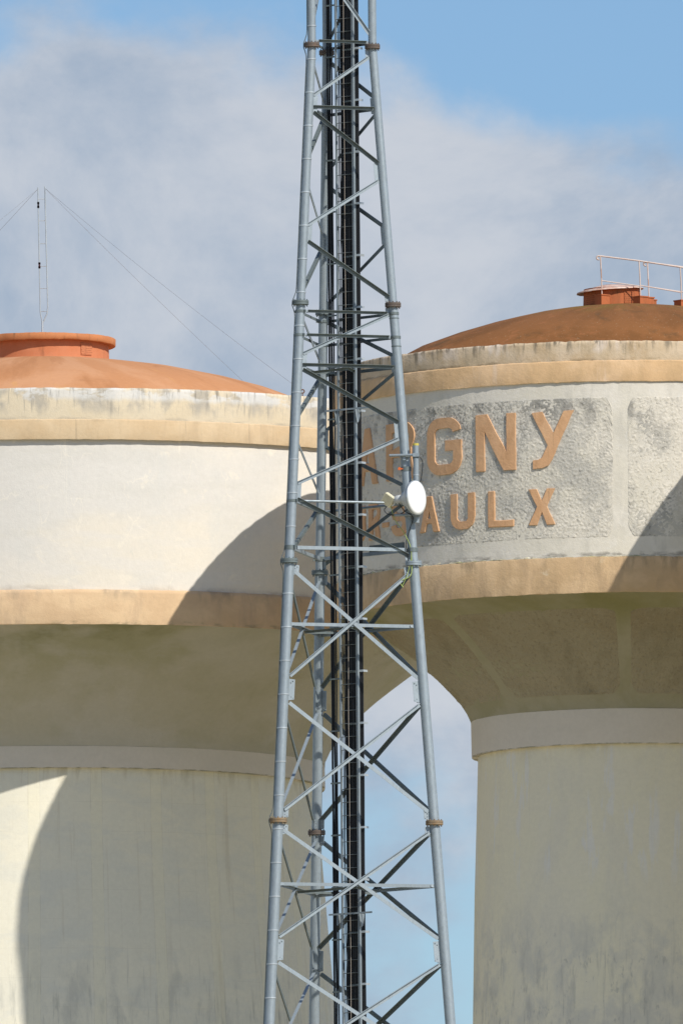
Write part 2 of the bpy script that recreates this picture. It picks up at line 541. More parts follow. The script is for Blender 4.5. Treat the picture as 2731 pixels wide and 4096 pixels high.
# --- steel
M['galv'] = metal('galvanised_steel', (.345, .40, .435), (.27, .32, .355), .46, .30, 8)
M['galv_dull_shaded'] = metal('dull_shaded_galvanised_steel', (.165, .20, .205), (.12, .15, .155), .62, .2, 7, streak=(.13, .14, .125))  # dull steel for fittings; on braces its dark colour stands in for shade
M['galv_bright'] = metal('bright_strap_steel', (.62, .66, .68), (.52, .56, .58), .35, .5, 10)
M['flange_brown'] = metal('brown_oxide_flange', (.145, .115, .098), (.10, .08, .068), .75, .1, 12, rust=((.22, .125, .07), .5, .66, .5, 9))
M['flange_rust'] = metal('orange_rust_flange', (.30, .225, .14), (.20, .15, .10), .75, .1, 9, rust=((.32, .19, .08), .45, .62, .8, 6))
M['rung'] = metal('dark_rung_steel', (.13, .15, .155), (.09, .105, .11), .6, .2, 9)
M['cable'] = flat('black_cable_jacket', (.008, .009, .011), .42, 0, .4, .3)
M['wire_grey'] = metal('thin_wire_steel', (.35, .36, .38), (.28, .29, .30), .5, .4, 20)
M['rope'] = flat('pale_fall_arrest_rope', (.52, .46, .40), .9, 0, .1, .2, 30)
M['radome'] = flat('white_radome', (.82, .83, .82), .45, 0, .5, .03, 2)
M['dish_grey'] = flat('pale_dish_shell', (.56, .58, .58), .45, .1, .5, .06, 5)
M['odu'] = flat('cream_radio_casing', (.72, .68, .50), .5, 0, .4, .06, 5)
M['yellow'] = flat('yellow_cap_paint', (.55, .47, .10), .5)
M['orange'] = flat('orange_tag_plastic', (.62, .14, .03), .5)
M['green'] = flat('green_yellow_earth_cable', (.34, .42, .12), .5, 0, .4, .5, 14)
M['antenna'] = metal('pale_blue_antenna_metal', (.55, .61, .64), (.46, .52, .56), .45, .3, 10)
M['dark'] = flat('dark_clamp_plastic', (.03, .025, .03), .6)
M['maroon'] = flat('maroon_clamp_plastic', (.06, .015, .02), .6)

# ------------------------------------------------------------------ ground
g = obj('ground', [(-4000, -800, 0), (4000, -800, 0), (4000, 8000, 0), (-4000, 8000, 0)], [(0, 1, 2, 3)], M['soil'])
g['kind'] = 'structure'

# ------------------------------------------------------------------ wide water tower (left)
LT = thing('water_tower', 'wide cream water tower with smooth plain wall and orange domed roof', 'water tower', (-7.715, 396.55, 0))
lathe('shaft', [(10.0, 0), (8.6, 15), (7.82, 24), (7.47, 28.5), (7.36, 29.9), (7.24, 31.4), (7.13, 32.8), (7.07, 34.55)], M['l_shaft'], LT, 360, wr=.004, seed=3)
lathe('collar', [(7.0, 34.51), (7.235, 34.50), (7.235, 34.56), (7.23, 35.06)], M['l_collar'], LT, 420, sharp=(1,), wr=.004, wz=.004, seed=7, jag=.001)
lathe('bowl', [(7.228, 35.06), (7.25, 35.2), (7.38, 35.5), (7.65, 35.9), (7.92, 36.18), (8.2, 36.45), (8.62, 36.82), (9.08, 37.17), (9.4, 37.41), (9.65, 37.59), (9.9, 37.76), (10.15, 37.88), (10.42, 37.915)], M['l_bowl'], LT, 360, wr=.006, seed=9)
lathe('lower_band', [(10.36, 37.88), (10.50, 37.865), (10.505, 37.91), (10.475, 38.66), (10.455, 38.71), (10.34, 38.76)], M['l_band'], LT, 480, sharp=(1,), wr=.006, wz=.009, seed=13, jag=.003)
lathe('tank_wall', [(10.355, 38.6), (10.365, 40), (10.355, 41.5), (10.36, 42.62)], M['l_wall'], LT, 360, wr=.005, seed=17)
lathe('cornice_band', [(10.33, 42.575), (10.475, 42.56), (10.48, 42.60), (10.485, 43.03), (10.47, 43.065), (10.42, 43.07)], M['l_cornice'], LT, 480, sharp=(1,), wr=.006, wz=.008, seed=19, jag=.003)
lathe('parapet_wall', [(10.455, 43.05), (10.46, 43.8), (10.44, 43.86), (10.15, 43.88), (10.10, 43.84), (10.10, 43.3)], M['l_fascia'], LT, 480, sharp=(3, 4), wr=.006, wz=.010, seed=23, jag=.004)
ldome = lathe('domed_roof', [(10.15, 43.3), (8.9, 43.45), (8.0, 43.86), (7.0, 44.38), (6.5, 44.61), (6.03, 44.79), (5.09, 45.06), (3.84, 45.34), (2.85, 45.5), (2.1, 45.60), (1.5, 45.64), (0, 45.68)], M['l_dome'], LT, 240, wr=.012, seed=29)
lcup = lathe('cupola', [(1.78, 45.50), (1.735, 45.60), (1.725, 45.7), (1.715, 46.2)], M['l_cupola'], LT, 160, wr=.004, seed=31)
lathe('cap', [(1.70, 46.085), (1.885, 46.07), (1.90, 46.09), (1.895, 46.235), (1.87, 46.25), (1.2, 46.30), (0, 46.33)], M['l_cap'], lcup, 200, sharp=(1, 4), wr=.006, wz=.006, seed=37, jag=.002)


def vent_panel(parent, r, th, z, w, h, mat, nx, ny, loc=(0, 0)):
    """perforated vent plate bent on a cylinder; returns plate with a child of dark holes"""
    def P(u, v, d):
        a = th + u / r
        return (loc[0] + (r + d) * math.sin(a), loc[1] - (r + d) * math.cos(a), z + v)
    b = MB()
    n = 6
    for i in range(n):
        u0, u1 = -w / 2 + w * i / n, -w / 2 + w * (i + 1) / n
        vs = [P(u0, -h / 2, .02), P(u1, -h / 2, .02), P(u1, h / 2, .02), P(u0, h / 2, .02), P(u0, -h / 2, -.02), P(u1, -h / 2, -.02), P(u1, h / 2, -.02), P(u0, h / 2, -.02)]
        fs = [(0, 1, 2, 3), (4, 5, 1, 0), (3, 2, 6, 7)]
        if i == 0:
            fs.append((4, 0, 3, 7))
        if i == n - 1:
            fs.append((1, 5, 6, 2))
        b.add(vs, fs)
    pl = b.build('vent_panel', mat, parent)
    hb = MB()
    for j in range(ny):
        for i in range(nx):
            u = -w / 2 + w * (i + .5 + (.25 if j % 2 else -.25)) / nx
            v = -h / 2 + h * (j + .5) / ny
            s = min(w / nx, h / ny) * .27
            hb.add([P(u - s, v, .022), P(u, v - s, .022), P(u + s, v, .022), P(u, v + s, .022)], [(0, 1, 2, 3)])
    ho = hb.build('vent_holes', M['perforated'], pl)
    ho['kind'] = 'stuff'
    return pl


vp = vent_panel(LT, 1.725, R(42), 45.86, .36, .30, M['l_cupola'], 8, 6)
eb = MB()
ex, ey, ez = 6.75, -7.80, 43.86
eb.tube([(ex, ey, ez), (ex, ey, ez + .11)], .014, 8)
ring = [(ex + .045 * math.cos(a), ey, ez + .15 + .045 * math.sin(a)) for a in np.linspace(0, 6.283, 15)]
eb.tube(ring, .016, 7, False)
eb.build('eye_bolt', M['rust'], LT)

# ------------------------------------------------------------------ lettered water tower (right)
TR = Vector((7.173, 383.0, 0))
RT = thing('water_tower', 'grey roughcast water tower with raised ochre letters and rusty domed roof', 'water tower', TR)
RW = 7.335
BOWL = [(3.98, 35.0), (4.0, 35.08), (4.08, 35.24), (4.22, 35.47), (4.43, 35.70), (4.71, 36.0), (5.06, 36.33), (5.36, 36.61), (5.66, 36.84), (5.98, 37.07), (6.26, 37.26), (6.53, 37.42), (6.8, 37.52), (7.05, 37.565), (7.33, 37.57)]


def tower_shell(T):
    """plain body shared by the lettered tower and its twin outside the frame"""
    out = []
    out.append(lathe('shaft', [(5.2, 0), (4.42, 15), (4.16, 22), (4.0, 27.4), (3.925, 30.7), (3.85, 33), (3.81, 34.3)], M['r_shaft'], T, 300, wr=.003, seed=43))
    out.append(lathe('collar', [(3.76, 34.14), (3.965, 34.125), (3.972, 34.16), (3.975, 35.0)], M['r_collar'], T, 300, sharp=(1,), wr=.004, wz=.004, seed=47, jag=.001))
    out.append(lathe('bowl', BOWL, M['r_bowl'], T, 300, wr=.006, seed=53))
    out.append(lathe('lower_band', [(7.26, 37.57), (7.36, 37.555), (7.368, 37.60), (7.36, 38.40), (7.345, 38.445)], M['r_band'], T, 420, sharp=(1,), wr=.007, wz=.010, seed=59, jag=.004))
    out.append(lathe('ledge', [(7.345, 38.445), (7.32, 38.50), (7.30, 38.53)], M['ledge'], T, 420, wr=.007, wz=.008, seed=59, jag=.004))
    out.append(lathe('tank_wall', [(RW, 38.4), (RW + .004, 40), (RW, 42.83)], M['r_wall'], T, 300, wr=.004, seed=61))
    out.append(lathe('cornice_band', [(7.28, 42.785), (7.375, 42.77), (7.38, 42.81), (7.385, 43.26), (7.37, 43.295), (7.32, 43.30)], M['r_cornice'], T, 420, sharp=(1,), wr=.007, wz=.010, seed=67, jag=.004))
    out.append(lathe('parapet_wall', [(7.352, 43.28), (7.36, 43.72), (7.345, 43.77), (7.08, 43.785), (7.04, 43.75), (7.04, 43.3)], M['r_fascia'], T, 420, sharp=(3, 4), wr=.007, wz=.012, seed=71, jag=.006))
    out.append(lathe('domed_roof', [(7.1, 43.35), (6.6, 43.58), (6.15, 43.86), (5.7, 44.14), (5.27, 44.37), (4.42, 44.68), (3.6, 44.93), (3.01, 45.08), (2.4, 45.22), (1.9, 45.31), (1.2, 45.40), (.6, 45.45), (0, 45.47)], M['r_dome'], T, 240, wr=.010, seed=73))
    return out


shell = tower_shell(RT)


def rough_field(nu, nv, seed):
    """lumpy thrown-mortar relief"""
    r = np.random.default_rng(seed)
    f = r.normal(0, 1, (nu + 8, nv + 8))

    def blur(a, k):
        for _ in range(k):
            a = (a + np.roll(a, 1, 0) + np.roll(a, -1, 0)) / 3
            a = (a + np.roll(a, 1, 1) + np.roll(a, -1, 1)) / 3
        return a
    a = .6 * blur(f, 1) + .12 * f
    b = blur(r.normal(0, 1, f.shape), 3)
    c = blur(r.normal(0, 1, f.shape), 30)
    h = a / a.std() * .85 + b / b.std() * .22 + c / c.std() * .08
    h = np.maximum(h, -.6)
    return h[4:4 + nu, 4:4 + nv]


def rough_panel(name, parent, surf, u0, u1, v0, v1, nu, nv, mat, amp, lift, cham, seed):
    """panel on surf(u, v, d); corners cut: cham = (wu, hv_top, hv_bottom)"""
    us = np.linspace(u0, u1, nu)
    wu, ht, hb = cham
    rr = np.random.default_rng(seed + 5)
    h = rough_field(nu, nv, seed)
    jit0 = wob(np.linspace(0, 3, nu), seed, .006) + rr.normal(0, .003, nu)
    jit1 = wob(np.linspace(0, 3, nu), seed + 1, .006) + rr.normal(0, .003, nu)
    vs = []
    for i, u in enumerate(us):
        e = min(abs(u - u0), abs(u - u1)) / wu
        k = (1 - min(1, e)) ** 1.6
        a, b = v0 + hb * k + jit0[i], v1 - ht * k + jit1[i]
        for j in range(nv):
            edge = (j in (0, nv - 1)) or (i in (0, nu - 1))
            vs.append(surf(u, a + (b - a) * j / (nv - 1), -.004 if edge else lift + amp * h[i, j]))
    fs = []
    for i in range(nu - 1):
        for j in range(nv - 1):
            q = (i * nv + j, (i + 1) * nv + j, (i + 1) * nv + j + 1, i * nv + j + 1)
            fs.append(q)
    return obj(name, vs, fs, mat, parent, True)


def wall_surf(u, v, d):             # u = angle to the left of the camera-facing side
    return (-(RW + d) * math.sin(u), -(RW + d) * math.cos(u), v)


cuts = (R(1.35), .34, .27)
rough_panel('roughcast_panel', RT, wall_surf, R(88), R(3.85), 38.92, 42.39, 600, 200, M['r_rough'], .0048, .005, cuts, 101)
rough_panel('roughcast_panel', RT, wall_surf, R(1.15), R(-41.0), 38.92, 42.39, 300, 200, M['r_rough'], .0048, .005, cuts, 103)

blen = [0]
for (a, b), (c, d) in zip(BOWL, BOWL[1:]):
    blen.append(blen[-1] + math.hypot(c - a, d - b))
blen = np.array(blen)
BR = np.array([p[0] for p in BOWL])
BZ = np.array([p[1] for p in BOWL])


def bowl_surf(u, v, d):
    r, z = np.interp(v, blen, BR), np.interp(v, blen, BZ)
    r2, z2 = np.interp(v + .05, blen, BR), np.interp(v + .05, blen, BZ)
    l = math.hypot(r2 - r, z2 - z) or 1
    nr, nz = (z2 - z) / l, -(r2 - r) / l
    r, z = r + nr * d, z + nz * d
    return (-r * math.sin(u), -r * math.cos(u), z)


vb0 = np.interp(4.14, BR, blen)
vb1 = np.interp(6.30, BR, blen)
for k, (a, b) in enumerate(((92.5, 47.5), (47.5, 2.5), (2.5, -42.5))):
    rough_panel('roughcast_panel', RT, bowl_surf, R(a - 1.7), R(b + 1.7), vb0, vb1, 170, 110, M['r_bowlrough'], .007, .006, (R(3.0), .16, .30), 111 + k)

# raised letters --------------------------------------------------
LW, LH, LS = 1.10, 1.40, .235


def arc(cx, cy, rx, ry, a0, a1, n=8):
    return [(cx + rx * math.cos(R(a0 + (a1 - a0) * i / n)), cy + ry * math.sin(R(a0 + (a1 - a0) * i / n))) for i in range(n + 1)]


def stroke(path, w):
    P = [Vector((x, y)) for x, y in path]
    Lf, Rt = [], []
    for i, p in enumerate(P):
        t1 = (P[i] - P[i - 1]).normalized() if i else (P[1] - P[0]).normalized()
        t2 = (P[i + 1] - P[i]).normalized() if i < len(P) - 1 else t1
        t = (t1 + t2).normalized()
        n = Vector((-t.y, t.x))
        k = w / 2 / max(.45, n.dot(Vector((-t1.y, t1.x))))
        Lf.append(p + n * k)
        Rt.append(p - n * k)
    return [tuple(v) for v in Rt + Lf[::-1]]


def glyph(ch, w, h, s):
    """outline loops (first outer, others holes) in metres"""
    q = s / 2
    if ch == 'N':
        return [[(0, 0), (s, 0), (s, h * .70), (w - s * 1.35, 0), (w, 0), (w, h), (w - s, h), (w - s, h * .32), (s * 1.28, h), (0, h)]]
    if ch == 'M':
        return [[(0, 0), (s, 0), (s, h * .62), (w / 2 - q * .5, h * .22), (w / 2 + q * .5, h * .22), (w - s, h * .62), (w - s, 0), (w, 0), (w, h), (w - s, h), (w / 2, h * .52), (s, h), (0, h)]]
    if ch == 'A':
        d = (w / 2 - q * .95)
        xi = lambda y: d * y / h
        b0, b1 = h * .24, h * .38
        outer = [(0, 0), (s * .98, 0), (s * .98 + xi(b0), b0), (w - s * .98 - xi(b0), b0), (w - s * .98, 0), (w, 0), (w / 2 + q * .95, h), (w / 2 - q * .95, h)]
        ty = min(h * .80, b1 + (w / 2 - s * .98 - xi(b1)) / d * h * .93)
        return [outer, [(s * .98 + xi(b1), b1), (w / 2, ty), (w - s * .98 - xi(b1), b1)]]
    if ch == 'L':
        return [[(0, 0), (w, 0), (w, s * .85), (s, s * .85), (s, h), (0, h)]]
    if ch == 'X':
        k = s * 1.08
        return [[(0, 0), (k, 0), (w / 2, h * .36), (w - k, 0), (w, 0), (w / 2 + k * .62, h * .51), (w, h), (w - k, h), (w / 2, h * .66), (k, h), (0, h), (w / 2 - k * .62, h * .51)]]
    if ch == 'U':
        r = w * .30
        return [stroke([(q, h), (q, r + q)] + arc(q + r, q + r, r, r, 180, 270, 6)[1:] + arc(w - q - r, q + r, r, r, 270, 360, 6) + [(w - q, h)], s)]
    if ch == 'S':
        r = w * .27
        top, mid, bot = h - q, h * .52, q
        p = [(w - q, h * .80)] + arc(w - q - r, top - r, r, r, 0, 90, 6)[1:] + arc(q + r, top - r, r, r, 90, 180, 6)
        p += arc(q + r, mid + r, r, r, 180, 270, 6) + arc(w - q - r, mid - r, r, r, 90, 0, 6)
        p += arc(w - q - r, bot + r, r, r, 0, -90, 6) + arc(q + r, bot + r, r, r, 270, 180, 6)
        return [stroke(p, s)]
    if ch == 'G':
        r = w * .26
        p = [(w - q * 1.2, h - q - r * .75)] + arc(w - q - r, h - q - r, r, r, 30, 90, 4) + arc(q + r, h - q - r, r, r, 90, 180, 7) + arc(q + r, q + r, r, r, 180, 270, 7)
        p += arc(w - q - r, q + r, r, r, 270, 360, 7) + [(w - q, h * .47)]
        o = stroke(p, s)
        n = len(o) // 2                # spur of the G joins the inner side of its last stroke
        return [o[:n] + [(w, h * .60), (w * .54, h * .60), (w * .54, h * .42), (w - s, h * .42)] + o[n + 1:]]
    if ch == 'R':
        r = h * .25
        outer = [(0, 0), (s, 0), (s, h * .40), (w * .50, h * .40), (w - s * 1.02, 0), (w, 0), (w - s * .42, h * .40)]
        outer += arc(w - r * .9, h - r, r * .9, r, -50, 90, 9) + [(0, h)]
        hole = [(s, h * .53)] + arc(w - r * .9 - s * .1, h - r * 1.03, r * .48, r * .42, -90, 90, 6) + [(s, h * .84)]
        return [outer, hole]
    if ch == 'Y':                      # slanted tail like a handwritten y
        z = lambda x, y: ((x - 853) / 197 * w, (1092 - y) / 265 * h)
        return [[z(857, 1092), z(857, 1052), z(884, 1050), z(900, 1040), z(928, 985), z(853, 832), z(903, 827), z(955, 930), z(1003, 827), z(1050, 826), z(948, 1050), z(930, 1078), z(905, 1090)]]
    if ch == '-':
        return [[(0, 0), (w, 0), (w, h), (0, h)]]


def letter(ch, xoff0, xoff1, z0, z1, st, jit=.006):
    """xoff = sideways distance from the tower axis (m, to the left); the letter is bent on to the wall"""
    rad = RW + .02
    a0, a1 = math.asin(min(.999, xoff0 / (rad + .04))), math.asin(min(.999, xoff1 / (rad + .04)))
    w, h = (a0 - a1) * rad, z1 - z0
    loops = glyph(ch, w, h, st)
    dense = []
    for lp in loops:
        d = []
        for i, p in enumerate(lp):
            n_ = lp[(i + 1) % len(lp)]
            k = max(1, int(math.dist(p, n_) / .16))
            for t in range(k):
                d.append((p[0] + (n_[0] - p[0]) * t / k + random.uniform(-jit, jit), p[1] + (n_[1] - p[1]) * t / k + random.uniform(-jit, jit)))
        dense.append(d)
    tri = tessellate_polygon([[Vector((x, y, 0)) for x, y in lp] for lp in dense])
    flatp = [p for lp in dense for p in lp]
    bm = bmesh.new()
    bvs = [bm.verts.new((x, y, 0)) for x, y in flatp]
    for t in tri:
        try:
            bm.faces.new([bvs[i] for i in t])
        except ValueError:
            pass
    bmesh.ops.recalc_face_normals(bm, faces=bm.faces)
    bmesh.ops.dissolve_limit(bm, angle_limit=R(1), verts=[], edges=bm.edges)
    for k in range(1, int(w / .13) + 1):                 # vertical cuts so the face can follow the wall
        bmesh.ops.bisect_plane(bm, geom=bm.verts[:] + bm.edges[:] + bm.faces[:], plane_co=(k * .13, 0, 0), plane_no=(1, 0, 0))
    ext = bmesh.ops.extrude_face_region(bm, geom=bm.faces[:])
    for v in ext['geom']:
        if isinstance(v, bmesh.types.BMVert):
            v.co.z = 1.0
    for v in bm.verts:
        a = a0 - v.co.x / rad
        d = .024 if v.co.z > .5 else -.03
        v.co = (-(rad + d) * math.sin(a), -(rad + d) * math.cos(a), z0 + v.co.y)
    bmesh.ops.recalc_face_normals(bm, faces=bm.faces)
    me = bpy.data.meshes.new('letter')
    bm.to_mesh(me)
    bm.free()
    me.materials.append(M['letter'])
    o = link(bpy.data.objects.new('letter', me), RT)
    bv = o.modifiers.new('rounded_edges', 'BEVEL')
    bv.width = .014
    bv.segments = 1
    bv.limit_method = 'ANGLE'
    bv.angle_limit = R(50)
    o['label'] = 'raised ochre letter ' + ch if ch != '-' else 'raised ochre hyphen'
    return o


S_ = lambda d: 7.17 * math.sin(R(d))
Z0, Z1 = 40.66, 42.07
for ch, a, b in (('M', 84.5, 73.5), ('A', 70.6, 61.4), ('R', 57.95, 48.65), ('G', 44.95, 36.05), ('N', 32.65, 23.75), ('Y', 20.35, 11.75)):
    letter(ch, S_(a), S_(b), Z0, Z1, .25 if ch != 'A' else .26)
Z0, Z1 = 39.27, 40.16
for ch, a, b in (('S', 80.3, 74.8), ('U', 73.2, 67.3), ('R', 65.5, 60.6), ('S', 56.3, 50.9), ('A', 47.25, 41.9), ('U', 38.85, 33.05), ('L', 30.0, 24.3), ('X', 21.1, 15.7)):
    letter(ch, S_(a), S_(b), Z0, Z1, .19)
letter('-', S_(59.7), S_(57.4), 39.53, 39.65, .12)

# cupola with tilted lid, plinths and railings on the rusty roof -----------
CX = -.36
rcup = lathe('cupola', [(.72, 45.30), (.715, 45.4), (.71, 45.88)], M['r_cupola'], RT, 96, wr=.004, seed=77, loc=(CX, 0))
lid = lathe('lid', [(.60, .0), (.83, -.045), (.845, -.04), (.83, -.012), (.55, .06), (.25, .125), (0, .145)], M['r_lid'], rcup, 96, sharp=(1, 2, 3), wr=.006, wz=.006, seed=79)
lid.location = (CX - .05, 0, 45.875)
lid.rotation_euler = (R(1.5), R(-4.5), 0)
vent_panel(RT, .713, R(38), 45.62, .34, .30, M['r_cupola'], 8, 6, (CX, 0))
vent_panel(RT, .713, R(-48), 45.60, .34, .30, M['r_cupola'], 8, 6, (CX, 0))


def dome_z(x, y):
    r = math.hypot(x, y)
    return float(np.interp(r, [0, .6, 1.2, 1.9, 2.4, 3.01, 3.6, 4.42, 5.27, 6.1], [45.47, 45.45, 45.40, 45.31, 45.22, 45.08, 44.93, 44.68, 44.39, 44.07]))


def plinth(x, y, h, w=.27, d=.27, rz=R(40)):
    z = dome_z(x, y)
    b = MB()
    b.box((x, y, z + h / 2 - .12), w, d, h + .24, rz)
    b.box((x, y, z + h + .008), w + .03, d + .03, .03, rz)
    return b.build('plinth', M['r_cupola'], RT)


# railing pair running down the roof to the right; local x along the walk
def railing(pts):
    root = bpy.data.objects.new('railing', None)
    link(root, RT)
    tops = []
    for (x, y, h, top) in pts:
        z = dome_z(x, y)
        plinth(x, y, h)
        MB().tube([(x, y, z + h), (x - .012, y, z + h + .5), (x - .03, y, z + h + top)], .017, 8).build('post', M['rail_paint'], root)
        tops.append(Vector((x - .03, y, z + h + top)))
    a = tops[0]
    hk = [a + Vector((-.05 - .045 * math.sin(t), 0, -.045 + .045 * math.cos(t))) for t in np.linspace(3.6, 0, 9)]
    MB().tube(hk + [p for p in tops], .021, 8).build('top_rail', M['rail_paint'], root)
    for p, q in zip(tops, tops[1:]):
        MB().tube([p + Vector((.02, 0, -.62)), (p + q) / 2 + Vector((.02, 0, -.63)), q + Vector((.02, 0, -.64))], .014, 7).build('mid_rail', M['rail_paint'], root)
    return root


railing([(-.62, -.78, .23, 1.0), (.345, -.78, .17, .92), (1.37, -.78, .14, .86), (2.4, -.78, .12, .84)])
railing([(.585, .75, .27, .97), (1.6, .75, .24, .95), (2.6, .75, .22, .93)])
plinth(.50, -.30, .18)
plinth(1.75, .1, .20)

# twin tower outside the frame on the right: only its shadow is in view
TT = thing('water_tower', 'matching grey water tower beyond the right edge, seen only by its shadow', 'water tower', (TR.x + 11.0, TR.y - 10.5, 0))
for o in shell:
    c = o.copy()
    link(c, TT)

# ------------------------------------------------------------------ roof antenna on the wide tower
AN = thing('folded_dipole_antenna', 'slim two-pole antenna with guy wires on the orange roof cap', 'antenna', (-7.715, 396.55, 46.325))
MB().tube([(0, 0, 0), (0, 0, .42)], .028, 9).build('stem', M['antenna'], AN)
MB().box((-.02, 0, .08), .09, .05, .07).build('base_clamp', M['dark'], AN)
xl = lambda z: -.055 - (z - .7) * .013
xr = lambda z: .145 - (z - .7) * .019
MB().tube([(0, 0, .38), (-.055, 0, .66), (xl(1.0), 0, 1.0), (xl(3.92), 0, 3.92)], .015, 8).build('pole', M['antenna'], AN)
MB().tube([(.02, 0, .40), (.12, 0, .62), (xr(.9), 0, .78), (xr(1.2), 0, 1.2), (xr(3.94), 0, 3.94)], .017, 8).build('pole', M['antenna'], AN)
for z in (.68, 1.28, 1.86, 2.45, 3.05, 3.62):
    MB().tube([(xl(z), 0, z), (xr(z), 0, z)], .009, 6).build('crossbar', M['antenna'], AN)
for z, m in ((3.46, 'dark'), (1.88, 'maroon')):
    cb = MB()
    for dz in (-.05, .05):
        cb.box((xl(z), 0, z + dz), .06, .045, .045)
    cb.box((xl(z), 0, z), .045, .045, .16)
    cb.build('insulator', M[m], AN)
for z0_, x0_, tx, ty, tz in ((3.90, xr(3.9), 6.75, -7.80, 44.01 - 46.325), (3.90, xr(3.9), 7.3, 7.2, 43.9 - 46.325), (3.88, xl(3.9), -6.9, -7.7, 43.9 - 46.325), (3.88, xl(3.9), -7.2, 7.2, 43.9 - 46.325)):
    A, B = Vector((x0_, 0, z0_)), Vector((tx, ty, tz))
    pts = [A.lerp(B, t) - Vector((0, 0, .10 * 4 * t * (1 - t))) for t in np.linspace(0, 1, 13)]
    MB().tube(pts, .0034, 5, False).build('guy_wire', M['wire_grey'], AN)

# ------------------------------------------------------------------ lattice mast
AX = Vector((-.02, 351.2, 0))
MT = thing('lattice_mast', 'tall tapering three-legged galvanised lattice mast in front of the water towers', 'mast', AX)
LV = [53.85, 47.86, 41.86, 35.88, 29.90, 23.92, 17.94]
side = lambda z: 1.45 + .1262 * max(0.0, 47.86 - z)
PHI = {'L': R(226.5), 'R': R(346.5), 'B': R(106.5)}
DIA = [.19, .20, .215, .232, .24, .25]


def lp(leg, z):
    r = side(z) / math.sqrt(3)
    return Vector((r * math.cos(PHI[leg]), r * math.sin(PHI[leg]), z))


def dia(z):
    for k in range(len(LV) - 1):
        if z > LV[k + 1]:
            return DIA[k]
    return DIA[-1]


legs = {}
for lg in 'LRB':
    b = MB()
    zs = LV + [0.0]
    for k in range(len(zs) - 1):
        d = DIA[min(k, len(DIA) - 1)]
        b.tube([lp(lg, zs[k]), lp(lg, (zs[k] + zs[k + 1]) / 2), lp(lg, zs[k + 1])], d / 2, 28, False)
    legs[lg] = b.build('leg', M['galv'], MT)
FM = {(1, 'L'): 'flange_brown', (1, 'R'): 'flange_brown', (1, 'B'): 'flange_brown', (2, 'L'): 'galv_dull_shaded', (2, 'R'): 'flange_brown', (2, 'B'): 'galv_dull_shaded',
      (3, 'L'): 'galv_dull_shaded', (3, 'R'): 'galv', (3, 'B'): 'galv_dull_shaded', (4, 'L'): 'flange_rust', (4, 'R'): 'flange_rust', (4, 'B'): 'flange_brown'}
for k in (1, 2, 3, 4, 5):
    for lg in 'LRB':
        c = lp(lg, LV[k])
        b = MB()
        rf = .168 + .008 * k
        for z0, z1 in ((-.048, -.003), (.003, .048)):
            n = 30
            ring = lambda r, z: [c + Vector((r * math.cos(6.28318 * i / n), r * math.sin(6.28318 * i / n), z)) for i in range(n)]
            lo, hi = ring(rf, z0), ring(rf, z1)
            b.add(lo + hi, [(i, (i + 1) % n, n + (i + 1) % n, n + i) for i in range(n)], True)
            b.add(lo[::-1], [tuple(range(n))])
            b.add(hi, [tuple(range(n))])
        for i in range(10):
            a = 6.28318 * (i + .5) / 10
            p = c + Vector(((rf - .032) * math.cos(a), (rf - .032) * math.sin(a), 0))
            b.tube([p + Vector((0, 0, -.085)), p + Vector((0, 0, .078))], .015, 6)
        b.build('flange', M[FM.get((k, lg), 'galv')], legs[lg])


def angle_bar(name, p0, p1, nrm, w, lip, t=.010, flip=1, mat='galv', parent=MT):
    """L-section: flat plate in the face plane, lip standing along nrm*lip at its upper (flip 1) or lower (-1) edge"""
    p0, p1 = Vector(p0), Vector(p1)
    ax = (p1 - p0).normalized()
    n = (nrm - ax * nrm.dot(ax)).normalized()
    s = ax.cross(n)
    if s.z < 0:
        s = -s
    s = s * flip
    h = w / 2
    prof = [(-h, 0), (h, 0), (h, lip), (h - t, lip), (h - t, t if lip > 0 else -t), (-h, t if lip > 0 else -t)]
    return MB().prism(prof, p0, p1, s, n).build(name, M[mat], parent)


FACES = (('L', 'R'), ('B', 'L'), ('R', 'B'))     # each zigzag starts at the second leg of the pair at the flange


def face_normal(a, b):
    m = (lp(a, 30) + lp(b, 30))
    return Vector((m.x, m.y, 0)).normalized()


def along(p, q, d):
    return p + (q - p).normalized() * d


def gusset(leg, other, z, h, w, n, bolts=True):
    """plate welded to a leg, lying in the face plane"""
    a0, a1 = lp(leg, z - h / 2), lp(leg, z + h / 2)
    d = (lp(other, z) - lp(leg, z)).normalized()
    r = dia(z) / 2
    b = MB()
    t = .012
    q = [a0 + d * (r - .02), a0 + d * (r + w * .92) + Vector((0, 0, .02)), a1 + d * (r + w * .92) - Vector((0, 0, .02)), a1 + d * (r - .02)]
    vs = [p - n * t / 2 for p in q] + [p + n * t / 2 for p in q]
    b.add(vs, [(3, 2, 1, 0), (4, 5, 6, 7), (0, 1, 5, 4), (1, 2, 6, 5), (2, 3, 7, 6), (3, 0, 4, 7)])
    if bolts:
        for s in (-1, 1):
            for u, v in ((.045, .05), (.095, .085)):
                c = lp(leg, z) + d * (r + w - u) + Vector((0, 0, s * (h / 2 - v)))
                b.tube([c - n * .02, c + n * .02], .014, 6)
    return b.build('gusset_plate', M['galv'], MT)


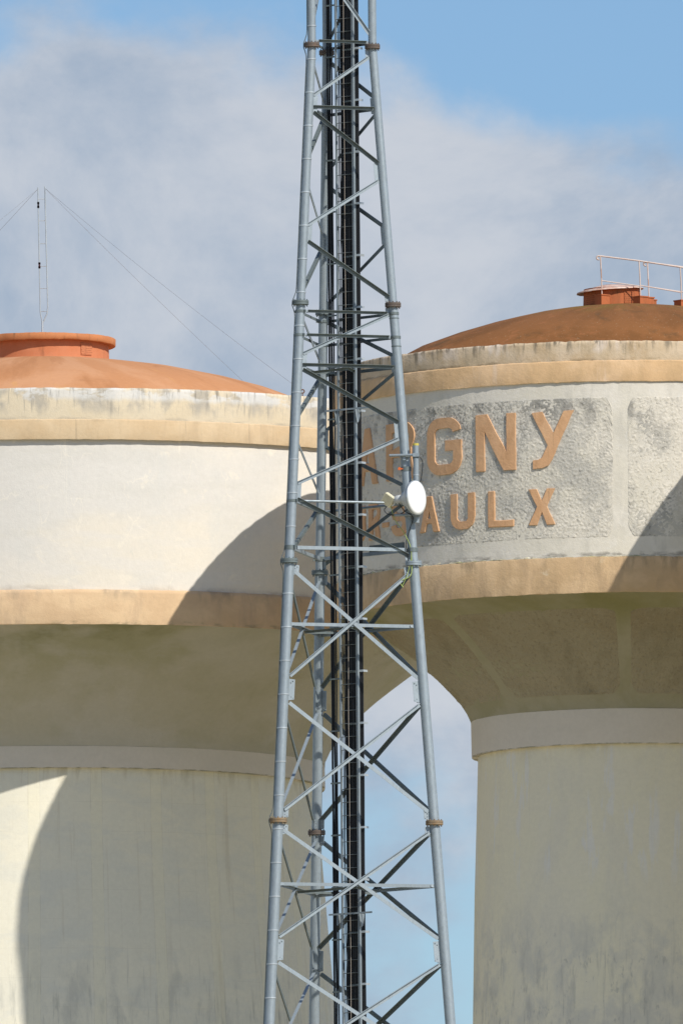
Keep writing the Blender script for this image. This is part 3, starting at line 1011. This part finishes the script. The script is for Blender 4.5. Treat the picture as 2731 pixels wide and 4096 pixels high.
FR = (0.0, .228, .487, .73, 1.0)
for k in range(0, 5):
    zt, zb = LV[k], LV[k + 1]
    H = zt - zb
    for fi, (a, b) in enumerate(FACES):
        n = face_normal(a, b)
        if k <= 2:                                   # single zigzag bracing
            seq = [b, a, b, a, b]
            if k == 0:
                seq = [a, b, a, b, b]
                fr = (.05, .33, .62, .99, 1.0)
                rngk = range(3)
            else:
                fr = FR
                rngk = range(4)
            for i in rngk:
                z0, z1 = zt - H * fr[i], zt - H * fr[i + 1]
                z0 -= .18 if i == 0 else .135
                z1 += .13 if i < 3 else .11
                p, q = lp(seq[i], z0), lp(seq[i + 1], z1)
                p, q = along(p, q, dia(z0) / 2 + .02), along(q, p, dia(z1) / 2 + .02)
                down = (i % 2 == 1)
                off = n * .010
                if down:
                    angle_bar('diagonal_brace', p + off, q + off, n, .085, .075, .009, 1, 'galv_dull_shaded')  # shade below the lip is put into the darker steel colour
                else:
                    angle_bar('diagonal_brace', p + off, q + off, n, .082, .05, .009, 1, 'galv_dull_shaded' if fi == 2 else 'galv')  # rear face gets the darkened steel to look unlit
            if k:
                for i in (1, 2, 3):
                    gusset(seq[i], b if seq[i] == a else a, zt - H * fr[i], .44 if i > 1 else .40, .105, n, False)
                gusset(b, a, zt - .17, .22, .09, n, False)
                gusset(b, a, zb + .15, .2, .09, n, False)
            hz = zt - H * .241
            p, q = lp(a, hz), lp(b, hz)
            p, q = along(p, q, dia(hz) / 2), along(q, p, dia(hz) / 2)
            if k:
                angle_bar('horizontal_brace', p + n * .015, q + n * .015, n, .075, .07, .009, 1, 'galv_dull_shaded')  # shaded look of the horizontals comes from the darkened colour
        else:                                        # crossed bracing, two bays per section
            for z0, z1 in ((zt - .13, zt - H * .462), (zt - H * .53, zb + .15)):
                for j, (s, e) in enumerate(((a, b), (b, a))):
                    p, q = lp(s, z0), lp(e, z1)
                    p, q = along(p, q, dia(z0) / 2 + .05), along(q, p, dia(z1) / 2 + .05)
                    if (j == 0):
                        angle_bar('diagonal_brace', p + n * .016, q + n * .016, n, .085, -.075, .009, 1, 'galv_dull_shaded' if fi == 2 else 'galv')  # rear-face bars painted darker as if turned from the sun
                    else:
                        angle_bar('diagonal_brace', p + n * .030, q + n * .030, n, .086, .06, .009, 1, 'galv_dull_shaded' if fi else 'galv')  # side and rear faces: shade painted in with the darker steel
            for lg, ot in ((a, b), (b, a)):
                gusset(lg, ot, zt - H * .496, .50, .15, n)
                gusset(lg, ot, zt - .20, .24, .13, n)
                gusset(lg, ot, zb + .18, .24, .13, n)
            hz = zt - H * .243
            p, q = lp(a, hz), lp(b, hz)
            p, q = along(p, q, dia(hz) / 2 + .01), along(q, p, dia(hz) / 2 + .01)
            angle_bar('horizontal_brace', p - n * .02, q - n * .02, n, .075, -.07, .009, 1, 'galv')
            for lg, ot in ((a, b), (b, a)):
                gusset(lg, ot, hz, .09, .09, n, False)
    if k >= 3 or k == 2:                             # plan bracing between the middles of the face horizontals
        hz = zt - H * (.243 if k >= 3 else .241) - .03
        mids = [(lp(a, hz) + lp(b, hz)) / 2 for a, b in FACES]
        for i in range(3):
            p, q = mids[i], mids[(i + 1) % 3]
            angle_bar('plan_brace', along(p, q, .03), along(q, p, .03), Vector((0, 0, 1)), .06, -.055, .008, 1, 'galv_dull_shaded')


# later strengthening: extra clamped horizontals --------------------------------
def leg_clamp(leg, z, h=.09, mat='galv_dull_shaded', parent=None):
    c = lp(leg, z)
    b = MB()
    r = dia(z) / 2 + .012
    b.tube([c - Vector((0, 0, h / 2)), c + Vector((0, 0, h / 2))], r, 24, True)
    o = Vector((math.cos(PHI[leg]), math.sin(PHI[leg]), 0))
    t = Vector((-o.y, o.x, 0))
    for s in (-1, 1):
        b.box(c + t * s * (r + .025), .05, .03, h * .9, math.atan2(t.y, t.x))
    return b.build('leg_clamp', M[mat], legs[leg] if parent is None else parent)


def belt(z, kind, faces=FACES, dz=0.0, clamps=True):
    for a, b in faces:
        n = face_normal(a, b)
        p, q = lp(a, z), lp(b, z + dz)
        p, q = along(p, q, dia(z) / 2 + .06), along(q, p, dia(z) / 2 + .06)
        if kind == 'tube':
            MB().tube([p, q], .029, 12).build('horizontal_tube', M['galv'], MT)
        elif kind == 'square':
            ax = (q - p).normalized()
            s = Vector((0, 0, 1))
            MB().prism([(-.04, -.04), (.04, -.04), (.04, .04), (-.04, .04)], p, q, s, ax.cross(s).normalized()).build('horizontal_beam', M['galv'], MT)
        else:
            angle_bar('horizontal_brace', p + n * .05, q + n * .05, n, .065, .06, .008, 1, 'galv_dull_shaded')
            for lg, ot in ((a, b), (b, a)):
                gusset(lg, ot, z, .08, .13, n, False)
    if clamps:
        for lg in 'LRB':
            leg_clamp(lg, z, .06 if kind != 'square' else .10)


belt(47.95, 'angle', clamps=False)
belt(41.66, 'angle')
belt(41.11, 'angle')
belt(37.27, 'tube')
belt(36.19, 'square')

# flat stiffening plate on the far face of the square belt
n_ = face_normal('R', 'B')
p_, q_ = lp('R', 36.30), lp('B', 36.30)
u_ = (q_ - p_).normalized()
b = MB()
b.prism([(-.09, 0), (.09, 0), (.09, .012), (-.09, .012)], p_ + u_ * .25, p_ + u_ * 1.35, Vector((0, 0, 1)), n_)
b.build('stiffener_plate', M['galv_dull_shaded'], MT)

# straps and earth cable on the left leg ---------------------------------------
for k, z in enumerate(np.arange(25.05, 49.2, .775)):
    if min(abs(z - L_) for L_ in LV) < .12:
        continue
    c = lp('L', z)
    MB().tube([c - Vector((0, 0, .014)), c + Vector((0, 0, .014))], dia(z) / 2 + .009, 26).build('strap_band', M['galv_bright'], legs['L'])
pts = []
for z in np.arange(24.2, 50.6, .1):
    c = lp('L', z)
    d = min(abs(z - L_) for L_ in LV)
    bulge = .085 * math.exp(-(d / .17) ** 2)
    pts.append(c + Vector((math.cos(R(188)), math.sin(R(188)), 0)) * (dia(z) / 2 + .012 + bulge))
MB().tube(pts, .011, 6).build('earth_cable', M['galv_dull_shaded'], MT)
for lg in 'R':
    for z in (41.55, 40.9):
        c = lp(lg, z)
        MB().tube([c - Vector((0, 0, .011)), c + Vector((0, 0, .011))], dia(z) / 2 + .007, 26).build('strap_band', M['galv_dull_shaded'], legs[lg])

# ladder and feeder cables inside the mast -------------------------------------
LU = Vector((.79, -.613, 0))
LN = Vector((.613, .79, 0))
C0 = Vector((.165, .10, 0))
ZA, ZB = 18.5, 53.6
LAD = bpy.data.objects.new('ladder', None)
link(LAD, MT)


def lad(a, b, z):
    v = C0 + LU * a + LN * b
    return Vector((v.x, v.y, z))


MB().prism([(-.018, -.025), (.018, -.025), (.018, .025), (-.018, .025)], lad(-.244, 0, ZA), lad(-.244, 0, ZB), LU, LN).build('rail', M['galv'], LAD)
MB().prism([(-.020, -.03), (-.006, -.03), (-.006, -.015), (.012, -.015), (.012, -.03), (.034, -.03), (.034, .03), (-.020, .03)], lad(.244, 0, ZA), lad(.244, 0, ZB), LU, LN).build('rail', M['galv'], LAD)
rung = MB().tube([lad(-.235, 0, 0), lad(.235, 0, 0)], .009, 8).build('rung', M['rung'], LAD)
zr = np.arange(24.4, 50.2, .302)
rung.location = (0, 0, zr[0])
for z in zr[1:]:
    inst('rung', rung.data, LAD, (0, 0, z))
MB().tube([lad(.035 + .006 * math.sin(z * 1.7), -.07, z) for z in np.arange(ZA, ZB, .35)], .0048, 6).build('safety_rope', M['rope'], LAD)
for z in (39.42, 27.80):
    b = MB()
    for a in (-.30, .30):
        vs = [lad(a, -.10, z + .06), lad(a, .10, z + .06), lad(a, .05, z - .20), lad(a, -.02, z - .26)]
        vs2 = [v + LU * .014 for v in vs]
        b.add(vs + vs2, [(3, 2, 1, 0), (4, 5, 6, 7), (0, 1, 5, 4), (1, 2, 6, 5), (2, 3, 7, 6), (3, 0, 4, 7)])
    b.prism([(-.02, -.012), (.02, -.012), (.02, .012), (-.02, .012)], lad(-.62, -.02, z + .08), lad(.62, -.02, z + .08), Vector((0, 0, 1)), LN)
    b.build('ladder_bracket', M['galv'], LAD)

CAB = bpy.data.objects.new('cable_run', None)
link(CAB, MT)


def cable(a, b, r, seed, wobble=.006):
    rr = random.Random(seed)
    f1, f2, p1, p2 = rr.uniform(.7, 1.6), rr.uniform(2, 3.4), rr.uniform(0, 6), rr.uniform(0, 6)
    pts = [lad(a + wobble * math.sin(z * f1 + p1) + wobble * .6 * math.sin(z * f2 + p2), b + wobble * math.cos(z * f1 + p2), z) for z in np.arange(ZA, ZB, .3)]
    MB().tube(pts, r, 8).build('cable', M['cable'], CAB)


for i in range(8):
    cable(-.165 + .048 * i, .10, (.025, .022, .028, .024)[i % 4], 40 + i, .006)
for i in range(8):
    cable(-.150 + .045 * i, .14, .025, 50 + i, .003)
for i in range(4):
    cable(.215 + .026 * i, .075 + (.03 if i % 2 else 0) + .006 * i, .024, 60 + i, .003)
for i in range(4):
    cable(-.540 + .036 * i, .06 + (.022 if i % 2 else 0), (.024, .019, .022, .017)[i], 80 + i, .007)
cable(-.215, .04, .008, 91, .008)
cable(-.185, .05, .009, 92, .008)
cable(-.160, .03, .007, 93, .012)
for k, z in enumerate(np.arange(24.9, 50, 1.2)):
    MB().prism([(-.018, -.014), (.018, -.014), (.018, .014), (-.018, .014)], lad(-.56, .015, z), lad(-.25, .015, z), Vector((0, 0, 1)), LN).build('cable_clamp', M['galv_dull_shaded'], CAB)
    b = MB()
    for i in range(4):
        b.prism([(-.020, -.010), (.020, -.010), (.020, .010), (-.020, .010)], lad(-.10 + .07 * i, .07, z + .14), lad(-.045 + .07 * i, .07, z + .14), Vector((0, 0, 1)), LN)
    b.build('cable_clamp', M['galv_dull_shaded'], CAB)
    b = MB()
    b.prism([(-.024, -.012), (.024, -.012), (.024, .012), (-.024, .012)], lad(.27, .045, z + .15), lad(.385, .045, z + .15), Vector((0, 0, 1)), LN)
    b.prism([(-.024, 0), (.024, 0), (.024, .15), (-.024, .15)], lad(.373, .045, z + .15), lad(.385, .045, z + .15), Vector((0, 0, 1)), LN)
    b.build('cable_clamp', M['galv_bright'], CAB)

# ------------------------------------------------------------------ microwave dish on the right leg
zD = 37.345
legc = lp('R', zD) + AX
DI = thing('microwave_dish', 'white microwave dish with cream radio box clamped to the right mast leg', 'antenna', (0, 0, 0))
DC = Vector((1.725, AX.y - .92, zD))                  # centre of the white front
dn = Vector((.835, -.545, .03)).normalized()


def disc_rings(name, rings, mat, parent, n=48, c=DC, ax=dn, capf=True):
    a = ax.orthogonal().normalized()
    b_ = ax.cross(a)
    vs, fs = [], []
    for d, r in rings:
        vs += [c + ax * d + (a * math.cos(6.28318 * i / n) + b_ * math.sin(6.28318 * i / n)) * r for i in range(n)]
    for k in range(len(rings) - 1):
        fs += [(k * n + i, k * n + (i + 1) % n, (k + 1) * n + (i + 1) % n, (k + 1) * n + i) for i in range(n)]
    fs.append(tuple(range(n))[::-1])
    fs.append(tuple(range((len(rings) - 1) * n, len(rings) * n)))
    o = obj(name, vs, fs, mat, parent)
    o.data.polygons.foreach_set('use_smooth', [len(p.vertices) == 4 for p in o.data.polygons])
    return o


disc_rings('reflector', [(-.37, .10), (-.345, .155), (-.30, .17), (-.22, .24), (-.13, .335), (-.09, .378), (-.045, .390), (-.02, .392)], M['dish_grey'], DI)
disc_rings('rim', [(-.05, .398), (.004, .398), (.008, .385)], M['galv_bright'], DI)
disc_rings('radome', [(-.01, .383), (.012, .380), (.018, .33), (.021, .0005)], M['radome'], DI)
hub = DC - dn * .37
disc_rings('hub', [(0, .105), (-.16, .10), (-.20, .075), (-.30, .07)][::-1], M['dish_grey'], DI, 20, hub)
# radio box: finned casing set on its corner
bc = hub - dn * .40 + Vector((0, -.04, .01))
bn = Vector((-.45, -.86, -.12)).normalized()
bu = Vector((0, 0, 1)) - bn * bn.z
bu.normalize()
br = bu.cross(bn)
e1, e2 = (bu * .86 + br * .62).normalized(), None
e2 = bn.cross(e1).normalized()
b = MB()
hw = .128
b.prism([(-hw, -hw), (hw, -hw), (hw, hw), (-hw, hw)], bc - bn * .06, bc + bn * .05, e1, e2)
casing = b.build('radio_box', M['odu'], DI)
for i in range(13):
    t = -hw + .012 + i * (2 * hw - .024) / 12
    MB().prism([(-.004, -hw * .98), (.004, -hw * .98), (.004, hw * .98), (-.004, hw * .98)], bc + e1 * t + bn * .05, bc + e1 * t + bn * .082, e1, e2).build('cooling_fin', M['odu'], casing)
hp = [bc + e1 * .06 - e2 * .13 + bn * .0, bc + e1 * .02 - e2 * .18 + bn * .02, bc - e1 * .05 - e2 * .17 + bn * .02, bc - e1 * .07 - e2 * .12]
MB().tube(hp, .010, 7).build('handle', M['radome'], casing)
pc = Vector((legc.x + .175, legc.y - .17, 0))
MB().tube([(pc.x, pc.y, 36.80), (pc.x, pc.y, 38.60)], .068, 24).build('mounting_pipe', M['galv'], DI)
MB().tube([(pc.x, pc.y, 38.58), (pc.x, pc.y, 38.63)], .0705, 24).build('pipe_cap', M['yellow'], DI)
for z in (38.30, 37.62, 37.9):
    MB().tube([(pc.x, pc.y, z - .01), (pc.x, pc.y, z + .01)], .073, 24).build('strap_band', M['galv_dull_shaded'] if z == 38.30 else M['galv_bright'], DI)
for z in (38.36, 36.98):
    l2 = lp('R', z) + AX
    b = MB()
    b.tube([(l2.x - .36, l2.y - .17, z), (pc.x + .02, pc.y - .07, z)], .032, 12)
    b.box((l2.x, l2.y - .13, z), .20, .06, .07)
    b.box((l2.x - .02, l2.y - .18, z), .055, .03, .22)
    b.box((pc.x, pc.y - .07, z), .15, .05, .08)
    b.tube([(l2.x, l2.y, z - .04), (l2.x, l2.y, z + .04)], dia(z) / 2 + .012, 24)
    b.build('mounting_bracket', M['galv'], DI)
# dish to pipe arm and clamp
MB().tube([hub + dn * .08, Vector((pc.x, pc.y, zD - .02))], .045, 10).build('dish_arm', M['galv'], DI)
b = MB()
b.box((pc.x, pc.y, zD), .19, .19, .16, R(30))
b.build('pipe_clamp', M['galv_dull_shaded'], DI)
# cables of the radio
def sag(name, pts, r, mat):
    P = [Vector(p) for p in pts]
    out = []
    for i in range(len(P) - 1):
        a, b_, c, d = P[max(i - 1, 0)], P[i], P[i + 1], P[min(i + 2, len(P) - 1)]
        for t in np.linspace(0, 1, 7)[:-1]:
            out.append(.5 * ((2 * b_) + (c - a) * t + (2 * a - 5 * b_ + 4 * c - d) * t * t + (3 * b_ - a - 3 * c + d) * t ** 3))
    out.append(P[-1])
    return MB().tube(out, r, 6).build(name, M[mat], DI)


l3 = lp('R', 36.6) + AX
sag('radio_cable', [bc - Vector((.02, 0, .12)), bc + Vector((-.10, -.02, -.24)), bc + Vector((.02, -.02, -.34)), bc + Vector((.25, 0, -.33)), bc + Vector((.42, .05, -.22))], .011, 'cable')
sag('radio_cable', [hub - Vector((.1, .02, .1)), hub + Vector((.03, -.05, -.28)), hub + Vector((.22, -.02, -.42)), l3 + Vector((-.02, -.13, .1)), l3 + Vector((-.12, -.13, -.3)), l3 + Vector((-.06, -.13, -.75))], .010, 'cable')
sag('radio_cable', [(pc.x + .06, pc.y - .05, 38.34), (pc.x + .15, pc.y - .05, 38.20), (pc.x + .12, pc.y - .03, 37.85), (pc.x + .05, pc.y - .08, 37.6)], .010, 'cable')
l4 = lp('R', 35.4) + AX
sag('earth_lead', [bc + Vector((.05, -.02, -.14)), bc + Vector((.14, 0, -.45)), l3 + Vector((-.15, -.14, -.05)), l3 + Vector((.0, -.14, -.45)), l4 + Vector((-.16, -.14, .28)), l4 + Vector((-.30, -.12, -.05))], .009, 'green')
sag('earth_lead', [l3 + Vector((.0, -.15, -.55)), l4 + Vector((-.10, -.15, .2)), l4 + Vector((-.34, -.12, .06)), l4 + Vector((-.28, -.12, -.08))], .011, 'green')

# orange tag clamped on the leg above the dish
lt = lp('R', 38.06) + AX
OT = thing('leg_tag', 'small orange tag on a clamp round the right mast leg above the dish', 'tag', lt)
b = MB()
b.tube([(0, 0, -.05), (0, 0, .05)], dia(38.06) / 2 + .014, 24)
b.build('clamp_band', M['galv_dull_shaded'], OT)
b = MB()
b.prism([(-.036, -.03), (.036, -.03), (.036, .015), (.016, .036), (-.016, .036), (-.036, .015)], (-.15, -.10, 0), (-.15, -.075, 0), Vector((1, 0, 0)), Vector((0, 0, 1)))
b.box((-.10, -.085, 0), .06, .02, .025)
b.build('tag_plate', M['orange'], OT)
